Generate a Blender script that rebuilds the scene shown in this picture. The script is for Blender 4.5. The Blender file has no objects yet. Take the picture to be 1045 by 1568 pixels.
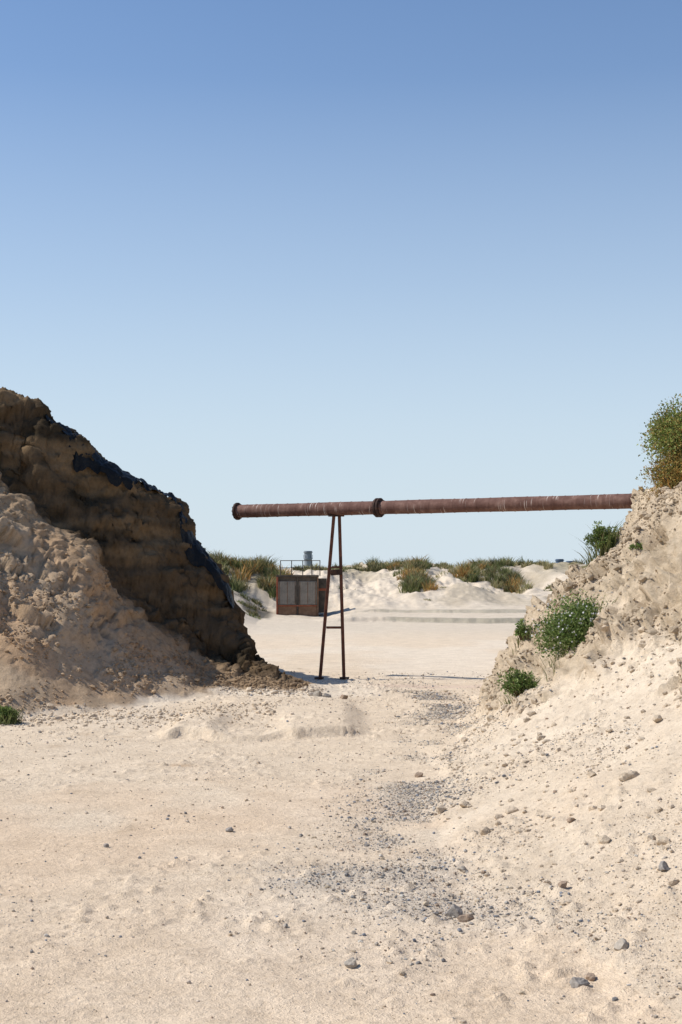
import bpy, math, numpy as np
from mathutils import Vector
rng=np.random.default_rng(7)
scene=bpy.context.scene
CAMH=2.2

# ------------------------------------------------------------ noise helpers
def h3(ix,iy,iz,seed):
    h=(ix.astype(np.int64)*374761393+iy.astype(np.int64)*668265263+iz.astype(np.int64)*2147483647+seed*974634777)&0xFFFFFFFF
    h=((h^(h>>13))*1274126177)&0xFFFFFFFF
    h=((h^(h>>16))*2246822519)&0xFFFFFFFF
    h=h^(h>>15)
    return (h&0xFFFFFF).astype(np.float64)/0xFFFFFF
def vn(x,y,z,seed=0):
    x=np.asarray(x,float);y=np.asarray(y,float)+0*x;z=np.asarray(z,float)+0*x
    ix=np.floor(x);iy=np.floor(y);iz=np.floor(z)
    fx=x-ix;fy=y-iy;fz=z-iz
    fx=fx*fx*(3-2*fx);fy=fy*fy*(3-2*fy);fz=fz*fz*(3-2*fz)
    r=0
    for dx in (0,1):
        for dy in (0,1):
            for dz in (0,1):
                w=(fx if dx else 1-fx)*(fy if dy else 1-fy)*(fz if dz else 1-fz)
                r=r+w*h3(ix+dx,iy+dy,iz+dz,seed)
    return r*2-1
def fbm(x,y,z,o=4,seed=0,g=.5):
    r=0;a=1;t=0
    for i in range(o):
        r=r+a*vn(x*2**i+i*7.3,y*2**i+i*3.1,z*2**i,seed+i);t+=a;a*=g
    return r/t
def ridged(x,y,z,o=5,seed=0,g=.55):
    r=0;a=1;t=0
    for i in range(o):
        k=2.1**i
        c,s_=math.cos(i*.9+.4),math.sin(i*.9+.4)
        r=r+a*(1-2*np.abs(vn((x*c-y*s_)*k+i*7.3,(x*s_+y*c)*k+i*3.1,z*k+i,seed+i)));t+=a;a*=g
    return r/t
def worley(x,y,z,seed=0,tilt=False):
    ix=np.floor(x);iy=np.floor(y);iz=np.floor(z)
    F1=np.full(x.shape,9.);F2=np.full(x.shape,9.);ID=np.zeros(x.shape);T=np.zeros(x.shape)
    for dx in (-1,0,1):
        for dy in (-1,0,1):
            for dz in (-1,0,1):
                cx=ix+dx;cy=iy+dy;cz=iz+dz
                ax=x-cx-h3(cx,cy,cz,seed);ay=y-cy-h3(cx,cy,cz,seed+1);az=z-cz-h3(cx,cy,cz,seed+2)
                d=np.sqrt(ax*ax+ay*ay+az*az)
                c=d<F1
                F2=np.where(c,F1,np.minimum(F2,d));i_=h3(cx,cy,cz,seed+3);ID=np.where(c,i_,ID);F1=np.where(c,d,F1)
                if tilt:
                    j_=(i_*7919)%1;k_=(i_*104729)%1
                    T=np.where(c,(j_-.5)*ax+(k_-.5)*ay+(i_-.5)*az,T)
    if tilt: return F1,F2,ID,T
    return F1,F2,ID
def ss(a,b,x):
    t=np.clip((x-a)/(b-a),0,1);return t*t*(3-2*t)

# ------------------------------------------------------------ terrain definition (metres)
L=np.array([
(-60,13,26,6,27,8),(-12,18.0,26.8,5.8,27.6,7.6),(-8.5,19.8,27.0,4.6,28,6.4),(-6.6,20.6,27.2,4.05,28.3,5.75),
(-6.0,20.9,27.1,3.6,28.4,5.45),(-5.85,21,27.0,3.35,28.4,5.1),(-5.15,21.4,26.9,2.85,28.5,4.75),(-4.8,21.8,26.8,2.65,28.6,4.45),(-4.2,22.3,26.9,1.7,28.7,4.15),(-3.5,23.4,27.0,1.05,28.9,3.8),
(-3.2,24.0,27.2,.85,28.9,3.45),(-2.96,24.4,27.2,.7,29,2.95),(-2.65,25,27.2,.5,29,2.5),(-2.3,25.4,27.1,.35,28.9,1.9),(-2.1,25.7,27.1,.3,28.5,1.2),
(-1.86,25.9,26.9,.26,27.8,.6),(-1.4,26.1,26.8,.22,27.4,.38),(-.9,26.2,26.7,.15,27.2,.24),(-.35,26.4,26.8,.04,27.3,.06),(0,26.5,27,0,27.6,0),(60,26.5,27,0,27.6,0)],float)
def left_h(x,y):
    toe,yf,zf,yt,zt=[np.interp(x,L[:,0],L[:,k]) for k in range(1,6)]
    a=np.clip((y-toe)/(yf-toe),0,1); z=zf*(a**1.15)
    b=np.clip((y-yf)/(yt-yf),0,1)
    prof=np.interp(b,[0,.42,.55,.66,.80,.86,1],[0,.10,.45,.52,.80,.93,1])
    z=np.where(y>yf,zf+(zt-zf)*prof,z)
    c=np.clip(y-yt-.7,0,99); z=np.where(y>yt,np.maximum(zt-.05*(y-yt)-.42*c,0),z)
    return z
R=[(-25,[(4,0),(9,1.5),(14,2)]),(2,[(2.6,0),(4,.5),(8,2),(12,3)]),
(5,[(1.9,0),(3,.40),(6,1.8),(10,3)]),
(7.5,[(1.4,0),(2.4,.36),(5,1.6),(10,3.2)]),
(10,[(.75,0),(1.6,.25),(2.4,.55),(4,1.4),(7,3)]),
(13,[(.75,0),(1.6,.28),(3.1,.95),(4.5,1.9),(6,3),(9,3.8)]),
(16,[(1.0,0),(2,.40),(3,.9),(3.8,1.45),(4.5,2.4),(5.2,3.2),(8,4)]),
(19,[(1.45,0),(2.2,.5),(2.8,1.0),(3.3,1.6),(3.9,2.35),(4.4,3.1),(4.9,3.55),(8,4.2)]),
(21,[(1.75,0),(2.0,.12),(2.2,.7),(2.6,1.35),(3.1,1.88),(3.7,2.4),(4.1,2.82),(4.45,3.45),(5.2,3.65),(9,4.3)]),
(23,[(2.3,0),(2.7,.5),(3.2,1.2),(4,2.0),(4.5,2.6),(5,3.4),(9,4.2)]),
(26,[(3.4,0),(4.2,.9),(5,1.8),(5.8,3.2),(9,4.2)]),
(30,[(5,0),(6,1.2),(8,3.6),(12,4)]),
(40,[(10,0),(13,2),(20,3)]),(60,[(18,0),(27,2),(40,2.4)]),(80,[(30,0),(60,1)]),(200,[(60,0),(90,.3)])]
F=[(50,[(0,0),(1,0)]),(57,[(-14,.6),(-7,.2),(-3.4,0),(30,0)]),(62,[(-12,1.1),(-6,.45),(-3.4,.0),(0,0),(30,.05)]),
(64.3,[(-12,1.3),(-6,.8),(-3.4,.05),(-.6,.02),(30,.06)]),
(64.7,[(-12,1.32),(-6,.85),(-3.4,.05),(-.5,.06),(1,.24),(12,.26),(30,.35)]),
(68.0,[(-12,1.6),(-6,1.2),(-3.4,.15),(-.5,.1),(1,.38),(12,.40),(30,.5)]),
(68.4,[(-12,1.6),(-6,1.2),(-3.4,.2),(-.5,.15),(1,.52),(12,.54),(30,.6)]),
(73,[(-12,2.0),(-5.8,1.7),(-3.8,.7),(-1,.4),(2,.85),(12,.85),(30,1)]),
(78,[(-12,2.7),(-6,2.7),(-3.4,2.1),(0,1.4),(3,1.5),(8,1.2),(20,1.3)]),
(84,[(-12,2.7),(-6,2.6),(-3,2.2),(0,2.0),(3,2.2),(8,1.7),(20,2)]),
(93,[(-12,2.8),(-4,2.6),(0,2.6),(3,2.95),(5.5,2.75),(8,2.6),(10,2.95),(13,2.8),(20,2.7)]),
(100,[(-12,2.7),(0,2.5),(13,2.6),(30,2.4)]),(125,[(0,.9),(1,.9)]),(300,[(0,.2),(1,.2)]),(800,[(0,0),(1,0)])]
def rows_h(T,x,y):
    z=np.zeros_like(x); ys=[t[0] for t in T]
    zs=[np.interp(x,[p[0] for p in t[1]],[p[1] for p in t[1]]) for t in T]
    for i in range(len(T)-1):
        m=(y>=ys[i])&(y<ys[i+1]); t=(y-ys[i])/(ys[i+1]-ys[i])
        z=np.where(m,zs[i]*(1-t)+zs[i+1]*t,z)
    return z
def warp(x,y):
    near=1-ss(45,60,y)
    wx=x+(.18*fbm(x*.9,y*.9,0*x,3,11))*near+1.0*fbm(x*.12,y*.12,0*x,3,12)*(1-near)
    wy=y+(.42*fbm(x*.9,y*.5,0*x+5,4,13))*near+(2.0*fbm(x*.13,y*.06,0*x+3,2,14)+.35*fbm(x*.8,y*.5,0*x+3,4,15,.6))*(1-near)
    return wx,wy
def base_h(x,y,wx,wy):
    l=left_h(wx,wy); r=rows_h(R,wx,wy); f=rows_h(F,wx,wy)
    z=np.maximum(np.maximum(l,r),f)
    # broad flat crust shelf on the track with a crumbling front lip
    edge=y+.40*fbm(x*.8,y*0+2,0*x,4,20,.6)-.25*(x+1.)**2*.35
    e=ss(18.95,19.05,edge)*(1-ss(22.5,26,y))*ss(-2.6,-2.2,x)*(1-ss(.0,.45,x))
    z=z+.14*e*(.35+.65*ss(-.35,.1,fbm(x*.8,y*.25,0*x,2,21)+.1))
    z=z+.035*fbm(x*.5,y*.5,0*x,3,30)*(1-.7*e)+.012*fbm(x*3,y*3,0*x,3,31)*(1-ss(30,40,y))
    far=ss(66,80,y)*(1-ss(110,130,y))
    z=z+.6*far*fbm(x*.20,y*.16,0*x,4,40)+.55*far*fbm(x*.6,y*.25,0*x,4,41,.6)
    return z
xs=list(np.arange(-8,8.001,.029)); st=.034; a=8.
neg=[];
while a<2500:
    a+=st; neg.append(a); st*=1.035 if a<25 else 1.18
xs=np.array([-v for v in neg[::-1]]+xs+neg)
ys=[-1500,-600,-250,-100,-50,-30,-20,-12,-8,-5,-3,-1.5,0,1,2,2.8,3.4,4]
v=4.
while v<36:
    v+=(.024 if 26.3<v<29.3 else .012+.0025*v); ys.append(v)
while v<112:
    v+=(.09 if 61.5<v<70.5 else .05+.0024*v); ys.append(v)
s=.4
while v<6000: v+=s; s*=1.15; ys.append(v)
ys=np.array(ys)
X,Y=np.meshgrid(xs,ys)
NY,NX=X.shape
WX,WY=warp(X,Y)
Z=base_h(X,Y,WX,WY)
gy,gx=np.gradient(Z,ys,xs)
slope=np.hypot(gx,gy)
nrm=np.stack([-gx,-gy,np.ones_like(gx)],-1); nrm/=np.linalg.norm(nrm,axis=-1,keepdims=True)
LH=left_h(WX,WY); RH=rows_h(R,WX,WY)
rightm=(RH>.05)&(X>0)&(Y<45)
lt=ss(.08,.35,LH)*(Y<45)*(X<0)
rt=ss(.55,1.0,slope+.3*fbm(X*.8,Y*.8,0*X,3,77))*rightm*ss(.1,.5,RH)
near=(Y>3)&(Y<36)&(np.abs(X)<9)
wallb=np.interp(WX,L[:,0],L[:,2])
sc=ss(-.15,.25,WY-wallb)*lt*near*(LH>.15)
upper=ss(.6,2.0,LH)
tal=lt*(1-sc)*(.22+.72*upper)
rough=np.clip(tal+lt*sc+rt,0,1.15)*near
D=np.zeros_like(Z)
m=(rough>.01)
px,py,pz=X[m],Y[m],Z[m]
r1=ridged(px/1.5,py/1.5,pz/1.3,6,50,.6)
n1=fbm(px/1.3,py/1.3,pz/1.3,5,55,.55)
jx=.35*fbm(px*2.5,py*2.5,pz*2.5,3,3); jz=.3*fbm(px*2.5,py*2.5,pz*2.5,3,5)
A1,A2,AI,AT=worley(px/.62+jx,py/.62,pz/.5+jz,60,True)
B1,B2,BI,BT=worley(px/.24+jx*2,py/.24,pz/.18+jz*2,70,True)
blk=ss(-.2,.25,fbm(px*.9,py*.9,pz*.9,2,81))
n2=ridged(px*5,py*5,pz*5,3,80,.6)
s_=sc[m]
D[m]=rough[m]*((.22*n1+.12*r1)*(1-.30*s_)+ (.15*(AI-.5)+.50*AT)*(.25+.75*blk)*(1-.62*s_) + (.10*(BI-.5)+.26*BT)*(.35+.65*blk)*(1-.25*s_) +.045*n2)
strata=fbm(px*.35,py*.35,pz*3.4,4,91,.6)
D[m]+=s_*(.16*strata+.07*fbm(px*1.6,py*.6,pz*1.0,4,90))
P=np.stack([X,Y,Z],-1)+nrm*D[...,None]
P[...,2]=np.maximum(P[...,2],Z-.6)
lump=np.zeros_like(Z); mm=near&(rough<.6)&(Y<30)
dx_,dy_=X[mm],Y[mm]
patch=ss(-.1,.35,fbm(dx_*.55,dy_*.4,0*dx_,3,103)+.4*rightm[mm]-.16*(dx_<0)+.2*ss(.0,1.0,dx_)*ss(8,12,dy_))
for sc_,amp,sd_ in ((.15,.055,101),(.08,.034,105)):
    w1,w2,wid=worley(dx_/sc_,dy_/sc_,0*dx_,sd_)
    lump[mm]+=amp*np.clip(.45-w1,0,1)*(wid>.55)*patch*2.2
P[...,2]+=lump
PZ=P[...,2]
def ground_z(x,y):
    x=float(x);y=float(y)
    i=int(np.clip(np.searchsorted(ys,y)-1,0,NY-2)); j=int(np.clip(np.searchsorted(xs,x)-1,0,NX-2))
    ty=(y-ys[i])/(ys[i+1]-ys[i]); tx=(x-xs[j])/(xs[j+1]-xs[j])
    return (PZ[i,j]*(1-ty)*(1-tx)+PZ[i+1,j]*ty*(1-tx)+PZ[i,j+1]*(1-ty)*tx+PZ[i+1,j+1]*ty*tx)

# base colour per vertex (ground tones, plus shade painted at the bank toe)
def C(*c): return np.array(c,float)
col=np.ones(X.shape+(3,))*C(.745,.61,.455)
def mix(colr,mask):
    global col
    col=col*(1-mask[...,None])+colr*mask[...,None]
big=fbm(X*.35,Y*.22,0*X,4,200)
mix(C(.79,.68,.54),ss(-.1,.35,big)*.75)
mix(C(.73,.545,.375),.55*ss(.05,.45,fbm(X*.5,Y*.35,0*X+9,4,201))*(1-ss(12,18,Y)))
mix(C(.74,.575,.41),.65*(1-ss(7.5,12,Y)))
toe=np.interp(Y,[4,7.5,10,13,16,19,23,30],[1.8,1.2,.45,.6,.9,1.3,1.7,1.2])
band=np.exp(-((X-toe)/.5)**2)*(1-ss(24,30,Y))
patchg=np.exp(-(((X+.25)/.42)**2+((Y-10.3)/.55)**2))
gp=np.clip(band*.8*ss(-.25,.25,fbm(X*1.1,Y*.9,0*X,3,210))+ .9*patchg*ss(-.5,.1,fbm(X*3,Y*3,0*X,3,211)),0,1)
mix(C(.49,.44,.375),gp*.65*near)
mix(C(.52,.42,.30),np.clip(rt,0,1)*.92)
mix(C(.65,.54,.41),rightm*(1-np.clip(rt,0,1))*.6)
ltc=ss(.04,.12,LH+.10*fbm(X*2.2,Y*1.6,0*X,4,215))*(Y<45)*(X<0)
mix(C(.51,.375,.245),ltc*near*.92)
mix(C(.54,.36,.215),ltc*near*ss(0,.4,fbm(X*.6,Y*.6,Z*.6,3,220))*.8)
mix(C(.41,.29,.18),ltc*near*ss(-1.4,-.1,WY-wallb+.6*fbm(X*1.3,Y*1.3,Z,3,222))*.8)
mix(C(.34,.24,.15),ltc*near*(Y>25.6)*ss(-3.4,-2.2,X)*(1-sc)*.8)  # shadow at the foot of the bank's tail, painted into the ground colour
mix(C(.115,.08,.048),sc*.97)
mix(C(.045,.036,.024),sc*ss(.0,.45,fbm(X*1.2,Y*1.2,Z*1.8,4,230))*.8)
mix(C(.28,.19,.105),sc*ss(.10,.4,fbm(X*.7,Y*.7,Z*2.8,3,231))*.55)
ck=np.full_like(Z,1.); ck[m]=B2-B1; mix(col*.72,ss(.12,0,ck)*(rough>.1)*.8)  # existing colour darkened along the cracks between blocks
# far
farm=ss(45,60,Y)
mix(C(.66,.565,.445),farm*.95)
xl=ss(-1.2,.3,X)*(1-ss(13,17,X))
l1=xl*ss(64.1,64.3,WY)*(1-ss(64.7,65.0,WY)); l2=xl*ss(67.9,68.1,WY)*(1-ss(68.5,68.9,WY))
mix(C(.34,.31,.24),l1*ss(-.25,.1,fbm(X*.25,WY*.8,0*X,4,240,.6)+.06)*.85)
mix(C(.40,.36,.28),l2*ss(-.1,.2,fbm(X*.25,WY*.8,0*X,4,242,.6))*.8)
mix(C(.62,.46,.38),np.exp(-((Y-28.0)/.35)**2)*ss(.3,1,X)*.5)
veg=ss(.1,.5,fbm(X*.22,Y*.18,0*X,3,260))*ss(84,90,Y)*.6
mix(C(.24,.21,.11),veg)
mix(C(.46,.39,.29),ss(-.05,.3,fbm(X*.5,Y*.22,0*X,4,261))*ss(68,72,Y)*.75)
mix(C(.20,.17,.10),ss(72,77,Y)*(1-ss(-4.4,-3.6,X))*.75*(Y<200))
mix(C(.12,.11,.09),ss(.15,.3,fbm(X*.5,Y*.5,0*X,3,262))*ss(61,63,Y)*(1-ss(70,72,Y))*(1-ss(-3.6,-3.2,X))*.8)
mix(C(.3,.3,.18),ss(140,200,Y))

def mesh_from(name,V,Fq,cols=None,smooth=False,mat=None):
    me=bpy.data.meshes.new(name)
    V=np.asarray(V,np.float32);Fq=np.asarray(Fq,np.int32)
    k=Fq.shape[1]
    me.vertices.add(len(V)); me.vertices.foreach_set('co',V.ravel())
    me.loops.add(Fq.size); me.loops.foreach_set('vertex_index',Fq.ravel())
    me.polygons.add(len(Fq)); me.polygons.foreach_set('loop_start',np.arange(0,Fq.size,k,dtype=np.int32))
    me.polygons.foreach_set('loop_total',np.full(len(Fq),k,np.int32))
    me.update(calc_edges=True)
    if cols is not None:
        a=me.attributes.new('Col','FLOAT_COLOR','POINT')
        a.data.foreach_set('color',np.concatenate([cols,np.ones((len(cols),1))],1).astype(np.float32).ravel())
    me.polygons.foreach_set('use_smooth',np.full(len(Fq),smooth,bool))
    ob=bpy.data.objects.new(name,me); scene.collection.objects.link(ob)
    if mat: me.materials.append(mat)
    return ob

# ------------------------------------------------------------ materials
class N:
    def __init__(s,name):
        s.m=bpy.data.materials.new(name); s.m.use_nodes=True; s.t=s.m.node_tree; s.n=s.t.nodes; s.b=s.n['Principled BSDF']
        s.b.inputs['Specular IOR Level'].default_value=.15
    def add(s,t,**k):
        n=s.n.new(t)
        for a,v in k.items():
            if a in n.inputs and not hasattr(n,a): n.inputs[a].default_value=v
            else: setattr(n,a,v)
        return n
    def l(s,a,b): s.t.links.new(a,b)
    def noise(s,scale,detail=4,rough=.55,vec=None):
        n=s.n.new('ShaderNodeTexNoise'); n.inputs['Scale'].default_value=scale;n.inputs['Detail'].default_value=detail;n.inputs['Roughness'].default_value=rough
        if vec is None:
            g=s.n.new('ShaderNodeNewGeometry'); vec=g.outputs['Position']
        s.l(vec,n.inputs['Vector']); return n.outputs['Fac']
    def ramp(s,src,stops):
        r=s.n.new('ShaderNodeValToRGB'); e=r.color_ramp.elements
        e[0].position=stops[0][0];e[0].color=(*stops[0][1],1);e[1].position=stops[-1][0];e[1].color=(*stops[-1][1],1)
        for p,c in stops[1:-1]:
            q=e.new(p);q.color=(*c,1)
        s.l(src,r.inputs[0]); return r.outputs['Color']
    def mul(s,a,b,t='MULTIPLY',f=1.):
        n=s.n.new('ShaderNodeMix'); n.data_type='RGBA'; n.blend_type=t; n.inputs['Factor'].default_value=f
        s.l(a,n.inputs['A']); s.l(b,n.inputs['B']); return n.outputs['Result']
    def bump(s,src,dist,prev=None,strength=1.):
        b=s.n.new('ShaderNodeBump'); b.inputs['Distance'].default_value=dist;b.inputs['Strength'].default_value=strength
        s.l(src,b.inputs['Height'])
        if prev: s.l(prev,b.inputs['Normal'])
        return b.outputs['Normal']
def sand_mat(name):
    s=N(name); a=s.add('ShaderNodeAttribute',attribute_name='Col')
    n1=s.noise(2.2,6,.65); n2=s.noise(90,3,.7); n3=s.noise(14,5,.7)
    c=s.mul(a.outputs['Color'],s.ramp(n1,[(.3,(.88,.86,.84)),(.7,(1.08,1.08,1.08))]))
    c=s.mul(c,s.ramp(n3,[(.28,(.84,.82,.79)),(.5,(1,1,1)),(.72,(1.08,1.07,1.06))]))
    c=s.mul(c,s.ramp(n2,[(.25,(.72,.70,.68)),(.5,(1,1,1)),(.75,(1.12,1.12,1.12))]))
    s.l(c,s.b.inputs['Base Color']); s.b.inputs['Roughness'].default_value=1
    s.b.inputs['Specular IOR Level'].default_value=.03
    b=s.bump(n3,.032); b=s.bump(n2,.009,b)
    s.l(b,s.b.inputs['Normal']); return s.m
M_sand=sand_mat('sand')
def attr_mat(name,rough=.9,nscale=30,bump=.004,transl=0):
    s=N(name); a=s.add('ShaderNodeAttribute',attribute_name='Col')
    n=s.noise(nscale,4,.6)
    c=s.mul(a.outputs['Color'],s.ramp(n,[(.3,(.75,.75,.75)),(.7,(1.15,1.15,1.15))]))
    s.l(c,s.b.inputs['Base Color']); s.b.inputs['Roughness'].default_value=rough
    if bump: s.l(s.bump(n,bump),s.b.inputs['Normal'])
    if transl:
        t=s.n.new('ShaderNodeBsdfTranslucent'); s.l(c,t.inputs['Color'])
        mx=s.n.new('ShaderNodeMixShader'); mx.inputs[0].default_value=transl
        s.l(s.b.outputs[0],mx.inputs[1]); s.l(t.outputs[0],mx.inputs[2]); s.l(mx.outputs[0],s.n['Material Output'].inputs['Surface'])
    return s.m
M_stone=attr_mat('stone',.85,60,.004)
M_leaf=attr_mat('foliage',.55,15,0,.35)
M_grass=attr_mat('dune_grass',.7,3,0,.3)

idx=np.arange(NY*NX).reshape(NY,NX)
Fq=np.stack([idx[:-1,:-1],idx[:-1,1:],idx[1:,1:],idx[1:,:-1]],-1).reshape(-1,4)
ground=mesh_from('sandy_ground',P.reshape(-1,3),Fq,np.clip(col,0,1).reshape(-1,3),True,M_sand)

# ------------------------------------------------------------ scatter
import bmesh
def ico(sub,seed,flat=.75,jag=.25):
    bm=bmesh.new(); bmesh.ops.create_icosphere(bm,subdivisions=sub,radius=1)
    V=np.array([v.co[:] for v in bm.verts]); Fc=np.array([[v.index for v in f.verts] for f in bm.faces]); bm.free()
    r=np.random.default_rng(seed)
    for k in range(9):
        d=r.normal(size=3); d/=np.linalg.norm(d); o=r.uniform(.5,.85)
        t=V@d; V=V-np.outer(np.clip(t-o,0,None),d)
    V*=1+jag*r.uniform(-.5,.5,(len(V),1))
    V*=[r.uniform(.8,1.2),r.uniform(.7,1),flat]
    return V,Fc
def scatter(bases,pos,size,cols,sink=.25,tilt=.4):
    Vs=[];Fs=[];Cs=[];off=0
    n=len(pos); which=rng.integers(0,len(bases),n)
    for b,(V,Fc) in enumerate(bases):
        s=np.where(which==b)[0]
        if len(s)==0: continue
        a=rng.uniform(0,6.28,len(s)); ca,sa=np.cos(a),np.sin(a)
        t=rng.normal(0,tilt,len(s)); ct,st_=np.cos(t),np.sin(t)
        v=V[None]*size[s,None,None]
        x=v[...,0]; y=v[...,1]*ct[:,None]-v[...,2]*st_[:,None]; z=v[...,1]*st_[:,None]+v[...,2]*ct[:,None]
        xx=x*ca[:,None]-y*sa[:,None]; yy=x*sa[:,None]+y*ca[:,None]
        w=np.stack([xx,yy,z+size[s,None]*sink],-1)+pos[s,None,:]
        Vs.append(w.reshape(-1,3)); Fs.append((Fc[None]+(np.arange(len(s))*len(V))[:,None,None]+off).reshape(-1,3))
        Cs.append(np.repeat(cols[s],len(V),0)); off+=len(s)*len(V)
    return np.concatenate(Vs),np.concatenate(Fs),np.concatenate(Cs)
area=np.gradient(ys)[:,None]*np.gradient(xs)[None,:]*np.sqrt(1+slope**2)
PF=P.reshape(-1,3)
def pick(dens,n):
    w=(dens*area); w[-1]=0; w[:,-1]=0; w=np.clip(w.ravel(),0,None); w/=w.sum()
    i=rng.choice(w.size,n,p=w); u=rng.uniform(size=(n,1)); v=rng.uniform(size=(n,1))
    p=PF[i]*(1-u)*(1-v)+PF[i+1]*u*(1-v)+PF[i+NX]*(1-u)*v+PF[i+NX+1]*u*v
    return p,i
def pl(n,lo,hi,k=2.2):
    u=rng.uniform(size=n); return (lo**(-k)+u*(hi**(-k)-lo**(-k)))**(-1/k)
stone_pal=np.array([(.30,.27,.24),(.22,.21,.20),(.40,.35,.29),(.34,.25,.18),(.5,.46,.4),(.25,.26,.28)])
sp2=np.concatenate([stone_pal,[(.58,.48,.36),(.52,.42,.3),(.6,.5,.4),(.48,.38,.27),(.55,.45,.34)]])
bs1=[ico(1,i) for i in range(6)]; bs2=[ico(2,20+i,.7,.12) for i in range(6)]
infr=(Y>4.2)&(Y<32)&(np.abs(X)<.27*Y+.5)
dens=infr*(1-np.clip(lt*3,0,1))*(.04+1.0*band*ss(-.35,.3,fbm(X*1.1,Y*.9,0*X,3,210))+1.5*gp+.5*rightm*ss(-.2,.3,fbm(X*.9,Y*.9,0*X,3,305))+.12*ss(.1,.5,fbm(X*.8,Y*.8,0*X,3,300)))
NG=46000
p,i=pick(dens/np.clip(Y,5,40)**.6,NG); sz=pl(NG,.005,.030,2.3)*(.6+.03*p[:,1])
pc=np.where(rng.uniform(size=NG)<.45+.45*gp.ravel()[i],rng.integers(0,6,NG),rng.integers(6,11,NG))
v,f,c=scatter(bs1,p,sz,sp2[pc]*rng.uniform(.8,1.1,(NG,1)))
mesh_from('gravel',v,f,c,False,M_stone)
dn=infr*(lt*.8*(1-sc)+1.3*rt+.10*rightm)*ss(-.35,.35,fbm(X*1.1,Y*1.1,Z,3,310))+infr*1.7*np.exp(-((Y-26.5)/.45)**2)*ss(-3,-2,X)*(1-ss(-.6,-.2,X))+infr*.35*np.exp(-((Y-21.8)/1.)**2)*(X<-1.)*(LH<.3)
NC=19000
p,i=pick(dn,NC); sz=pl(NC,.018,.10,2.5)
cc=np.clip(col.reshape(-1,3)[i],0,1)*rng.uniform(.78,1.02,(NC,1))
v,f,c=scatter(bs1+bs2[:2],p,sz,cc,.12)
mesh_from('sand_clods',v,f,c,False,M_sand)
rocks=[(.73,9.15,.085),(.78,9.0,.05),(.06,8.0,.04),(1.27,7.6,.05),(1.36,7.72,.04),(1.58,8.0,.055),(2.05,9.0,.05),(1.45,9.3,.035),(.9,10.5,.04),
 (-.95,12.2,.04),(.05,24.8,.08),(-.42,25.6,.10),(-.25,25.3,.07),(.85,15.5,.06),(-.35,8.9,.025),(-1.9,11.5,.03),(1.75,10.8,.04)]
for k,(x,y,r) in enumerate(rocks):
    V,Fc=ico(3,100+k,.8,.03)
    n=fbm(V[:,0]*2+k,V[:,1]*2,V[:,2]*2,3,k)[:,None]; V=V*(1+.3*n)*r
    V=V+[x,y,ground_z(x,y)+r*.3]
    o=mesh_from('rock',V,Fc,np.ones((len(V),3))*stone_pal[[0,3,2][k%3]]*.95,False,M_stone)

# ------------------------------------------------------------ vegetation
def grass_tuft(cx,cy,h,rad,n,pal,w=.04,lean=.5,zoff=0.):
    a=rng.uniform(0,6.28,n); r=rad*np.sqrt(rng.uniform(size=n))
    bx=cx+r*np.cos(a); by=cy+r*np.sin(a)
    bz=np.array([ground_z(x,y) for x,y in zip(bx,by)])-.03+zoff
    hh=h*rng.uniform(.5,1.1,n)*(1-.45*(r/rad)**2)
    a2=a+rng.normal(0,.9,n); ln=hh*rng.uniform(.1,lean*1.6,n)
    V=[]
    wd=rng.uniform(0,3.14,n); wx,wy=np.cos(wd)*w*.5,np.sin(wd)*w*.5
    for t,wt in ((0,1),(.4,.9),(.75,.6),(1,.05)):
        zz=bz+hh*(t-.25*t*t*lean*1.5); ox=ln*t*t*np.cos(a2); oy=ln*t*t*np.sin(a2)
        V.append(np.stack([bx+ox-wx*wt,by+oy-wy*wt,zz],-1)); V.append(np.stack([bx+ox+wx*wt,by+oy+wy*wt,zz],-1))
    V=np.stack(V,1)
    q=np.array([[0,1,3,2],[2,3,5,4],[4,5,7,6]])
    Fc=(q[None]+(np.arange(n)*8)[:,None,None]).reshape(-1,4)
    pal=np.array(pal); c=pal[rng.integers(0,len(pal),n)]*rng.uniform(.7,1.3,(n,1))
    c=np.repeat(c,8,0)
    return V.reshape(-1,3),Fc,c
def join(parts):
    off=0;Vs=[];Fs=[];Cs=[]
    for v,f,c in parts:
        Vs.append(v);Fs.append(f+off);Cs.append(c);off+=len(v)
    return np.concatenate(Vs),np.concatenate(Fs),np.concatenate(Cs)
GR=[(.15,.18,.06),(.19,.21,.08),(.11,.13,.05),(.27,.25,.12)]
DK=[(.08,.095,.04),(.13,.14,.055),(.19,.15,.08),(.26,.22,.11)]
OR=[(.50,.26,.07),(.40,.22,.08),(.45,.33,.13),(.22,.2,.07)]
ST=[(.48,.40,.22),(.38,.33,.17),(.22,.22,.09)]
parts=[]
for k in range(85):
    x=rng.uniform(-9,-3.1); y=rng.uniform(73,81)
    parts.append(grass_tuft(x,y,rng.uniform(.6,1.2),rng.uniform(.3,.6),110,[DK,DK,GR,ST,GR,OR][rng.integers(6)],.04))
for k in range(26):
    x=rng.uniform(-7,-3.9); y=rng.uniform(66,74)
    parts.append(grass_tuft(x,y,rng.uniform(.25,.5),rng.uniform(.2,.4),60,[DK,DK,GR][rng.integers(3)],.035))
def clump(x0,x1,y0,y1,n,h,pals,nb=100):
    for k in range(n):
        parts.append(grass_tuft(rng.uniform(x0,x1),rng.uniform(y0,y1),h*rng.uniform(.45,1.15),rng.uniform(.2,.55),nb,pals[rng.integers(len(pals))],.04))
clump(0,1.8,89,95,12,.55,[GR,ST,DK]); clump(1.9,3.4,89,95,22,.85,[GR,DK,ST]); clump(3.3,5.2,87,94,30,1.05,[GR,DK,OR,ST])
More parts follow.
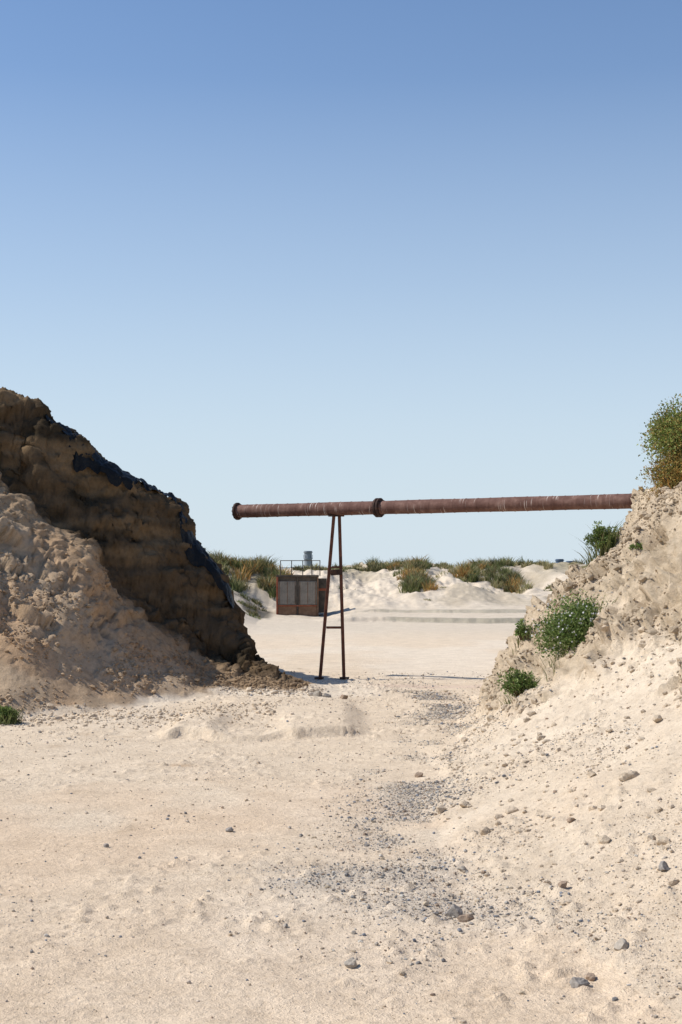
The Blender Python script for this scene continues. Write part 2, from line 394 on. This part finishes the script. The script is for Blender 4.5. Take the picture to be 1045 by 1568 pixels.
clump(3.5,4.9,76,86,26,1.0,[GR,OR,ST,DK]); clump(5.2,7.4,90,96,26,.55,[GR,ST,DK]); clump(7.0,8.6,84,92,22,.95,[OR,OR,ST,GR])
clump(8.6,11.2,89,96,36,.95,[GR,DK,ST,OR]); clump(9.0,10.6,80,88,20,.95,[OR,ST,GR,DK]); clump(11,13.4,89,96,24,.7,[GR,DK,ST,OR]); clump(13.4,16,90,96,9,.2,[GR,ST]); clump(16,25,85,97,30,.6,[GR,ST,DK])
clump(-3,0,86,95,18,.7,[GR,DK,ST])
clump(11.6,12.2,80,83,3,.5,[GR,ST]); clump(0,13,72,88,16,.28,[ST,GR],45)
mesh_from('dune_grass',*join(parts),False,M_grass)

def shrub(name,cx,cy,rx,ry,rz,n,leaf=.045,pal=None,flowers=0,zc=.5,stalks=0,stalkpal=ST,sh=.5,cs=1.):
    pal=np.array(pal or [(.14,.21,.055),(.19,.27,.08),(.10,.15,.04),(.28,.33,.12)])
    g=ground_z(cx,cy)
    nc=16+n//260
    d=rng.normal(size=(nc,3)); d/=np.linalg.norm(d,axis=1,keepdims=True); d[:,2]=np.abs(d[:,2])*1.15-.25
    cc=d*np.array([rx,ry,rz])*rng.uniform(.3,.85,(nc,1)); cr=rng.uniform(.18,.38,nc)*min(rx,rz)*cs
    w=rng.integers(0,nc,n); u=rng.normal(size=(n,3)); u/=np.linalg.norm(u,axis=1,keepdims=True)
    p=cc[w]+u*(cr[w]*rng.uniform(.3,1.2,n)**.6)[:,None]
    p[:,0]+=cx;p[:,1]+=cy; 
    gz=np.array([ground_z(a,b) for a,b in p[:,:2]])
    p[:,2]=p[:,2]+g+rz*zc
    keep=p[:,2]>gz-.01; p=p[keep];u=u[keep];w=w[keep];n=len(p)
    ax=rng.normal(size=(n,3))+u*1.0+[0,0,.5]; ax/=np.linalg.norm(ax,axis=1,keepdims=True)
    sd=np.cross(ax,rng.normal(size=(n,3))); sd/=np.linalg.norm(sd,axis=1,keepdims=True)
    l=leaf*rng.uniform(.6,1.4,(n,1))
    V=np.stack([p,p+ax*l*.5+sd*l*.28,p+ax*l,p+ax*l*.5-sd*l*.28],1)
    tint=rng.uniform(.65,1.3,nc)[w]
    c=pal[rng.integers(0,len(pal),n)]*(tint*rng.uniform(.8,1.2,n))[:,None]
    parts=[(V.reshape(-1,3),np.arange(n*4).reshape(-1,4),np.repeat(c,4,0))]
    k=60; b=np.stack([cx+rng.normal(0,rx*.12,k),cy+rng.normal(0,ry*.12,k),np.full(k,g-.03)],-1); t=p[rng.integers(0,n,k)]
    o=np.array([.004,0,0]); V=np.stack([b-o,b+o,t+o,t-o],1)
    parts.append((V.reshape(-1,3),np.arange(k*4).reshape(-1,4),np.ones((k*4,3))*[.16,.11,.06]))
    if stalks: parts.append(grass_tuft(cx,cy,sh,max(rx,ry)*.9,stalks,stalkpal,.014,.5))
    if flowers:
        s=rng.choice(n,flowers); q=p[s]+u[s]*.03+[0,-.03,.03]
        for e in range(3):
            a1=rng.normal(size=(flowers,3)); a1/=np.linalg.norm(a1,axis=1,keepdims=True); a2=np.cross(a1,rng.normal(size=(flowers,3))); a2/=np.linalg.norm(a2,axis=1,keepdims=True)
            V=np.stack([q-a1*.015,q+a2*.015,q+a1*.015,q-a2*.015],1)
            parts.append((V.reshape(-1,3),np.arange(flowers*4).reshape(-1,4),np.ones((flowers*4,3))*.85))
    return mesh_from(name,*join(parts),False,M_leaf)
shrub('flowering_shrub',3.05,18.5,.56,.44,.56,15000,.034,flowers=230,stalks=50,stalkpal=GR,sh=.5,zc=.42,cs=1.3)
shrub('low_shrub',2.33,18.5,.28,.25,.26,3000,.032,stalks=70,stalkpal=GR,sh=.3,cs=1.15)
shrub('low_shrub',2.66,20.9,.14,.15,.18,900,.032,stalks=40,stalkpal=GR,sh=.25)
shrub('low_shrub',3.85,20.9,.26,.2,.34,2600,.032,stalks=110,stalkpal=GR,sh=.6)
shrub('low_shrub',4.0,19.2,.13,.13,.1,500,.03,stalks=20,stalkpal=GR,sh=.2)
shrub('low_shrub',-4.95,21.0,.25,.2,.2,1800,.035,stalks=140,stalkpal=GR,sh=.4)
YG=[(.20,.26,.06),(.26,.31,.09),(.15,.19,.05),(.33,.33,.12),(.38,.27,.09)]
YO=[(.42,.26,.08),(.36,.30,.10),(.24,.26,.08),(.50,.32,.10)]
shrub('bank_top_bush',4.80,20.2,.42,.4,.62,15000,.036,zc=.95,pal=YG,cs=1.8)
shrub('bank_top_bush',4.72,20.0,.40,.35,.40,8000,.032,zc=.35,stalks=260,stalkpal=OR,sh=.45,pal=YO,cs=1.5)
shrub('bank_top_bush',5.5,20.4,.6,.5,.75,8000,.045,zc=.7,stalks=250,stalkpal=OR,sh=.6,pal=YG,cs=1.3)

# ------------------------------------------------------------ black plastic sheet on left ridge
s=N('black_plastic'); s.b.inputs['Base Color'].default_value=(.008,.008,.008,1); s.b.inputs['Roughness'].default_value=.5; s.b.inputs['Specular IOR Level'].default_value=.2
s.l(s.bump(s.noise(7,4,.6),.05),s.b.inputs['Normal']); M_pl=s.m
nu,nv=300,34
U=np.linspace(-5.9,-2.15,nu)
yc=[]
cand=np.linspace(27.6,30.2,60)
for x in U:
    zz=np.array([ground_z(x,y) for y in cand])
    yc.append(cand[int(np.argmax((zz-CAMH)/cand))] if zz.max()>CAMH else cand[int(np.argmax(zz-.1*(cand-27.6)))])
yc=np.array(yc); ker=np.ones(15)/15; yc=np.convolve(np.pad(yc,7,'edge'),ker,'valid')
V=[]
ext=.26+.22*fbm(U*1.7,U*0,U*0,4,400)+.26*np.exp(-((U+5.25)/.3)**2)+.16*np.exp(-((U+3.0)/.35)**2)
ext=np.clip(ext,.06,1)
for i in range(nu):
    for j in range(nv):
        vv=j/(nv-1); y=yc[i]+.45-vv*(.45+ext[i]); x=U[i]
        V.append((x,y,ground_z(x,y)))
V=np.array(V).reshape(nu,nv,3)
fs=V[:,:,2].copy()
for k in range(10):
    fs[:,1:-1]=np.maximum(fs[:,1:-1],(fs[:,:-2]+fs[:,2:])/2)
    fs[1:-1]=np.maximum(fs[1:-1],(fs[:-2]+fs[2:])/2)
V[:,:,2]=fs+.04
cr=.07*np.abs(fbm(V[...,0]*4,V[...,1]*3,V[...,2]*1,3,410))+.025*fbm(V[...,0]*13,V[...,1]*9,V[...,2]*3,3,411)
V[:,:,2]+=cr; V[:,:,1]-=cr*.8+.06
ii=np.arange(nu*nv).reshape(nu,nv); q=np.stack([ii[:-1,:-1],ii[1:,:-1],ii[1:,1:],ii[:-1,1:]],-1).reshape(-1,4)
mesh_from('black_plastic_sheet',V.reshape(-1,3),q,None,True,M_pl)

# ------------------------------------------------------------ pipe
def rust(name,c1,c2,c3,sc_=6,streak=False):
    s=N(name); g=s.n.new('ShaderNodeTexCoord'); v=g.outputs['Object']
    n=s.noise(sc_,6,.65,v)
    c=s.ramp(n,[(.3,c1),(.52,c2),(.75,c3)])
    if streak:
        mp=s.n.new('ShaderNodeMapping'); mp.inputs['Scale'].default_value=(38,1.2,1.2); s.l(v,mp.inputs['Vector'])
        n2=s.noise(1,2,.5,mp.outputs[0]); mp2=s.n.new('ShaderNodeMapping'); mp2.inputs['Scale'].default_value=(1.6,2,2); s.l(v,mp2.inputs['Vector'])
        n3=s.noise(1,2,.5,mp2.outputs[0])
        a=s.ramp(n2,[(.59,(0,0,0)),(.65,(1,1,1))]); b=s.ramp(n3,[(.48,(0,0,0)),(.6,(1,1,1))])
        mk=s.mul(a,b)
        mx=s.n.new('ShaderNodeMix'); mx.data_type='RGBA'; s.l(mk,mx.inputs['Factor']); s.l(c,mx.inputs['A']); mx.inputs['B'].default_value=(.62,.54,.48,1); c=mx.outputs['Result']
    s.l(c,s.b.inputs['Base Color']); s.b.inputs['Roughness'].default_value=.8
    s.l(s.bump(n,.01),s.b.inputs['Normal']); return s.m
M_pipe=rust('rusty_pipe_steel',(.10,.050,.038),(.155,.084,.066),(.26,.16,.125),5,True)
M_fl=rust('dark_rust',(.03,.02,.018),(.06,.035,.028),(.11,.06,.04),10)
M_post=rust('rusty_post_steel',(.07,.035,.025),(.13,.055,.036),(.22,.09,.055),9)
def empty(name,loc=(0,0,0)):
    e=bpy.data.objects.new(name,None); e.location=loc; scene.collection.objects.link(e); return e
def lathe(name,prof,mat,n=48,parent=None):
    V=[];F_=[]
    for (x,r) in prof:
        for k in range(n):
            a=2*math.pi*k/n; V.append((x,r*math.cos(a),r*math.sin(a)))
    m_=len(prof)
    for i in range(m_-1):
        for k in range(n): F_.append((i*n+k,i*n+(k+1)%n,(i+1)*n+(k+1)%n,(i+1)*n+k))
    o=mesh_from(name,V,F_,None,True,mat)
    o.data.set_sharp_from_angle(angle=math.radians(35))
    if parent: o.parent=parent
    return o
pA=Vector((-2.276,31.08,3.584)); pB=Vector((9.0,24.77,3.584)); d=pB-pA; Lp=d.length
pipe=empty('rusty_pipe',pA); pipe.rotation_euler=(0,0,math.atan2(d.y,d.x))
r=.140
prof=[(.45,r-.02),(0,r-.02),(-.002,r-.018),(-.002,r)]
x=.0
while x<Lp:
    x+=.02
    prof.append((x,r+ .0025*math.sin(x*3.1)+ (.006 if (int(x*50)%13)==0 else 0)))
lathe('pipe_body',prof,M_pipe,56,pipe)
def flange(x0,R_,w,name):
    lathe(name,[(x0-w,r-.005),(x0-w,R_-.01),(x0-w+.01,R_),(x0+w-.01,R_),(x0+w,R_-.01),(x0+w,r-.005)],M_fl,48,pipe)
flange(.02,.19,.028,'end_flange')
L_j=(Vector((.78,29.37,3.584))-pA).length
flange(L_j-.032,.2,.026,'joint_flange_a'); flange(L_j+.032,.2,.026,'joint_flange_b')
def cyl(name,p0,p1,rad,mat,parent=None,n=12):
    p0=Vector(p0);p1=Vector(p1); d=p1-p0
    me=bpy.data.meshes.new(name); bm=bmesh.new(); bmesh.ops.create_cone(bm,cap_ends=True,segments=n,radius1=rad,radius2=rad,depth=d.length)
    bm.to_mesh(me); bm.free(); o=bpy.data.objects.new(name,me); scene.collection.objects.link(o); me.materials.append(mat)
    o.location=(p0+p1)/2; o.rotation_mode='QUATERNION'; o.rotation_quaternion=d.to_track_quat('Z','Y')
    if parent: o.parent=parent
    return o
for k in range(12):
    a=k*math.pi/6
    cyl('bolt',(L_j-.08,.17*math.cos(a),.17*math.sin(a)),(L_j+.08,.17*math.cos(a),.17*math.sin(a)),.011,M_fl,pipe,8)
    cyl('bolt',(-.03,.165*math.cos(a),.165*math.sin(a)),(.07,.165*math.cos(a),.165*math.sin(a)),.010,M_fl,pipe,8)
# ------------------------------------------------------------ support trestle
def box(name,c,size,mat,parent=None,rot=None,bev=.006):
    me=bpy.data.meshes.new(name); bm=bmesh.new(); bmesh.ops.create_cube(bm,size=1)
    for v in bm.verts: v.co=Vector((v.co.x*size[0],v.co.y*size[1],v.co.z*size[2]))
    if bev: bmesh.ops.bevel(bm,geom=bm.edges[:],offset=bev,segments=1,affect='EDGES')
    bm.to_mesh(me); bm.free(); me.materials.append(mat); o=bpy.data.objects.new(name,me); scene.collection.objects.link(o); o.location=c
    if rot is not None: o.rotation_mode='QUATERNION'; o.rotation_quaternion=rot
    if parent: o.parent=parent
    return o
def beam(name,p0,p1,w,t,mat,parent):
    p0=Vector(p0);p1=Vector(p1); d=p1-p0
    return box(name,(p0+p1)/2,(w,t,d.length),mat,parent,d.to_track_quat('Z','Y'),.008)
sup=empty('pipe_support_frame')
yb=29.9
beam('post_left',(-.45,yb,-.1),(-.15,yb,3.44),.07,.07,M_post,sup)
beam('post_right',(.065,yb+.02,-.1),(-.035,yb+.02,3.44),.065,.07,M_post,sup)
beam('crossbar',(-.31,yb,1.09),(-.0,yb,1.09),.05,.05,M_post,sup)
beam('crossbar_upper',(-.22,yb-.06,2.24),(.03,yb-.06,2.26),.06,.12,M_fl,sup)
beam('brace_upper',(-.20,yb-.01,2.36),(-.03,yb-.01,2.36),.04,.04,M_post,sup)
box('saddle',(-.1,yb,3.435),(.34,.24,.02),M_fl,sup)
box('foot_plate_left',(-.46,yb,.03),(.2,.2,.03),M_fl,sup)
box('foot_plate_right',(.07,yb,.03),(.2,.2,.03),M_fl,sup)

# ------------------------------------------------------------ container
M_grey=rust('weathered_grey_panel',(.17,.15,.125),(.26,.235,.20),(.34,.29,.23),3)
M_brn=rust('brown_rust',(.12,.07,.045),(.20,.12,.075),(.30,.19,.12),3)
M_red=rust('red_rust_paint',(.20,.06,.035),(.30,.10,.055),(.36,.15,.09),3)
M_dark=rust('dark_steel',(.05,.042,.035),(.09,.075,.06),(.15,.11,.08),4)
gz=ground_z(-2.1,70)-.2
ct=empty('metal_container',(-2.14,70,min(gz,.02))); W=2.0;H=2.12;Dp=2.2
def cb(n,c,s_,m_,b=.01): return box(n,c,s_,m_,ct,None,b)
cb('body',(0,Dp/2,H/2),(W,Dp,H),M_dark)
for k,xx in enumerate((-.5,.5)):
    cb('upper_door',(xx,-.015,1.28),(.9,.05,1.15),M_grey)
    cb('lower_panel',(xx,-.02,.38),(.9,.05,.5),M_brn)
    for q in range(7): cb('rib',(xx-.38+q*.127,-.05,1.28),(.03,.02,1.1),M_brn if q%3==0 else M_grey,.004)
    cb('latch',(xx*.2,-.06,1.2),(.03,.05,.9),M_dark,.004)
cb('frame_left',(-W/2,-.03,H/2),(.09,.12,H),M_red); cb('frame_right',(W/2,-.03,H/2),(.07,.12,H),M_brn)
cb('frame_mid',(0,-.03,H/2),(.07,.1,H-.1),M_dark); cb('frame_top',(0,-.035,H),(W+.1,.13,.1),M_dark); cb('sill',(0,-.035,.66),(W-.1,.1,.06),M_red); cb('base_rail',(0,-.035,.07),(W,.13,.12),M_brn)
cb('side_box',(W/2+.22,.9,1.15),(.4,1.0,1.7),M_dark); cb('side_box_stripe',(W/2+.22,.385,1.45),(.38,.02,.12),M_red,.004)
for xx in (-.85,-.3,.25,.7,1.1):
    cyl('rail_post',(xx,.3,H),(xx,.3,H+.78),.022,M_dark,ct)
for zz in (H+.76,H+.4): cyl('rail',(-.85,.3,zz),(1.1,.3,zz),.018,M_dark,ct)

# ------------------------------------------------------------ distant stacks
M_con=rust('grey_concrete',(.20,.22,.25),(.25,.27,.30),(.3,.32,.35),.3)
M_blu=rust('blue_grey_steel',(.08,.11,.17),(.10,.14,.21),(.14,.18,.25),.3)
def stack(name,x,y,top,rad,mat,ring=1.15):
    e=empty(name,(x,y,-1)); H=top+1
    o=lathe('shaft',[(0,rad*1.08),(H*.6,rad),(H-.9,rad*.97),(H,rad*.97),(H,rad*.8),(H-1,rad*.8)],mat,32,e); o.rotation_euler=(0,-math.pi/2,0)
    for zz,ww in ((H-1.6,.10),(H-.25,.10)):
        q=lathe('ring_platform',[(zz-ww,rad*.95),(zz-ww,rad*ring),(zz+ww,rad*ring),(zz+ww,rad*.95)],mat,32,e); q.rotation_euler=(0,-math.pi/2,0)
    for k in range(8):
        a=k*math.pi/4; cyl('platform_rail',(rad*ring*.97*math.cos(a),rad*ring*.97*math.sin(a),H-1.5),(rad*ring*.97*math.cos(a),rad*ring*.97*math.sin(a),H-.8),.05,mat,e,6)
stack('industrial_chimney',-6.95,300,7.2,.85,M_con)
stack('storage_silo',46.1,300,5.5,.85,M_blu); stack('storage_silo',48.3,300,5.1,.8,M_blu); stack('storage_silo',49.9,302,4.3,.5,M_blu)

# ------------------------------------------------------------ light, sky, camera
to_sun=Vector((-1.0,.08,0)).normalized(); el=math.radians(46)
ts=Vector((to_sun.x*math.cos(el),to_sun.y*math.cos(el),math.sin(el)))
sd=bpy.data.lights.new('sun','SUN'); sd.energy=4.95; sd.angle=math.radians(.5); sd.color=(1,.955,.88)
so=bpy.data.objects.new('sun',sd); scene.collection.objects.link(so); so.rotation_mode='QUATERNION'; so.rotation_quaternion=(-ts).to_track_quat('-Z','Y')
w=bpy.data.worlds.new('World'); scene.world=w; w.use_nodes=True; nt=w.node_tree
sk=nt.nodes.new('ShaderNodeTexSky'); sk.sky_type='NISHITA'; sk.sun_disc=False; sk.sun_elevation=el; sk.sun_rotation=math.atan2(to_sun.x,to_sun.y)
sk.air_density=1.0; sk.dust_density=.5; sk.ozone_density=1.0; sk.altitude=0
tc=nt.nodes.new('ShaderNodeTexCoord'); sp=nt.nodes.new('ShaderNodeSeparateXYZ'); nt.links.new(tc.outputs['Generated'],sp.inputs[0])
rp=nt.nodes.new('ShaderNodeValToRGB'); e=rp.color_ramp.elements; e[0].position=0; e[0].color=(.94,.94,.94,1); e[1].position=.47; e[1].color=(0,0,0,1)
for p_,c_ in ((.1,.74),(.2,.42),(.33,.10)):
    q=e.new(p_); q.color=(c_,c_,c_,1)
nt.links.new(sp.outputs['Z'],rp.inputs[0])
mt=nt.nodes.new('ShaderNodeMix'); mt.data_type='RGBA'; mt.blend_type='MULTIPLY'; mt.inputs['Factor'].default_value=1; mt.inputs['B'].default_value=(.85,1.05,1.28,1)
nt.links.new(sk.outputs[0],mt.inputs['A'])
m2=nt.nodes.new('ShaderNodeMix'); m2.data_type='RGBA'; m2.inputs['B'].default_value=(6.4,7.4,8.2,1)
nt.links.new(rp.outputs['Color'],m2.inputs['Factor']); nt.links.new(mt.outputs['Result'],m2.inputs['A'])
nt.links.new(m2.outputs['Result'],nt.nodes['Background'].inputs[0]); nt.nodes['Background'].inputs[1].default_value=.105
cd=bpy.data.cameras.new('camera'); co=bpy.data.objects.new('camera',cd); scene.collection.objects.link(co); scene.camera=co
co.location=(0,0,CAMH); co.rotation_euler=(math.pi/2,0,0)
cd.sensor_fit='VERTICAL'; cd.sensor_height=36; cd.sensor_width=24; cd.lens=50; cd.shift_y=96/1568; cd.clip_end=20000; cd.clip_start=.05
scene.view_settings.view_transform='Standard'; scene.view_settings.look='None'; scene.view_settings.exposure=0
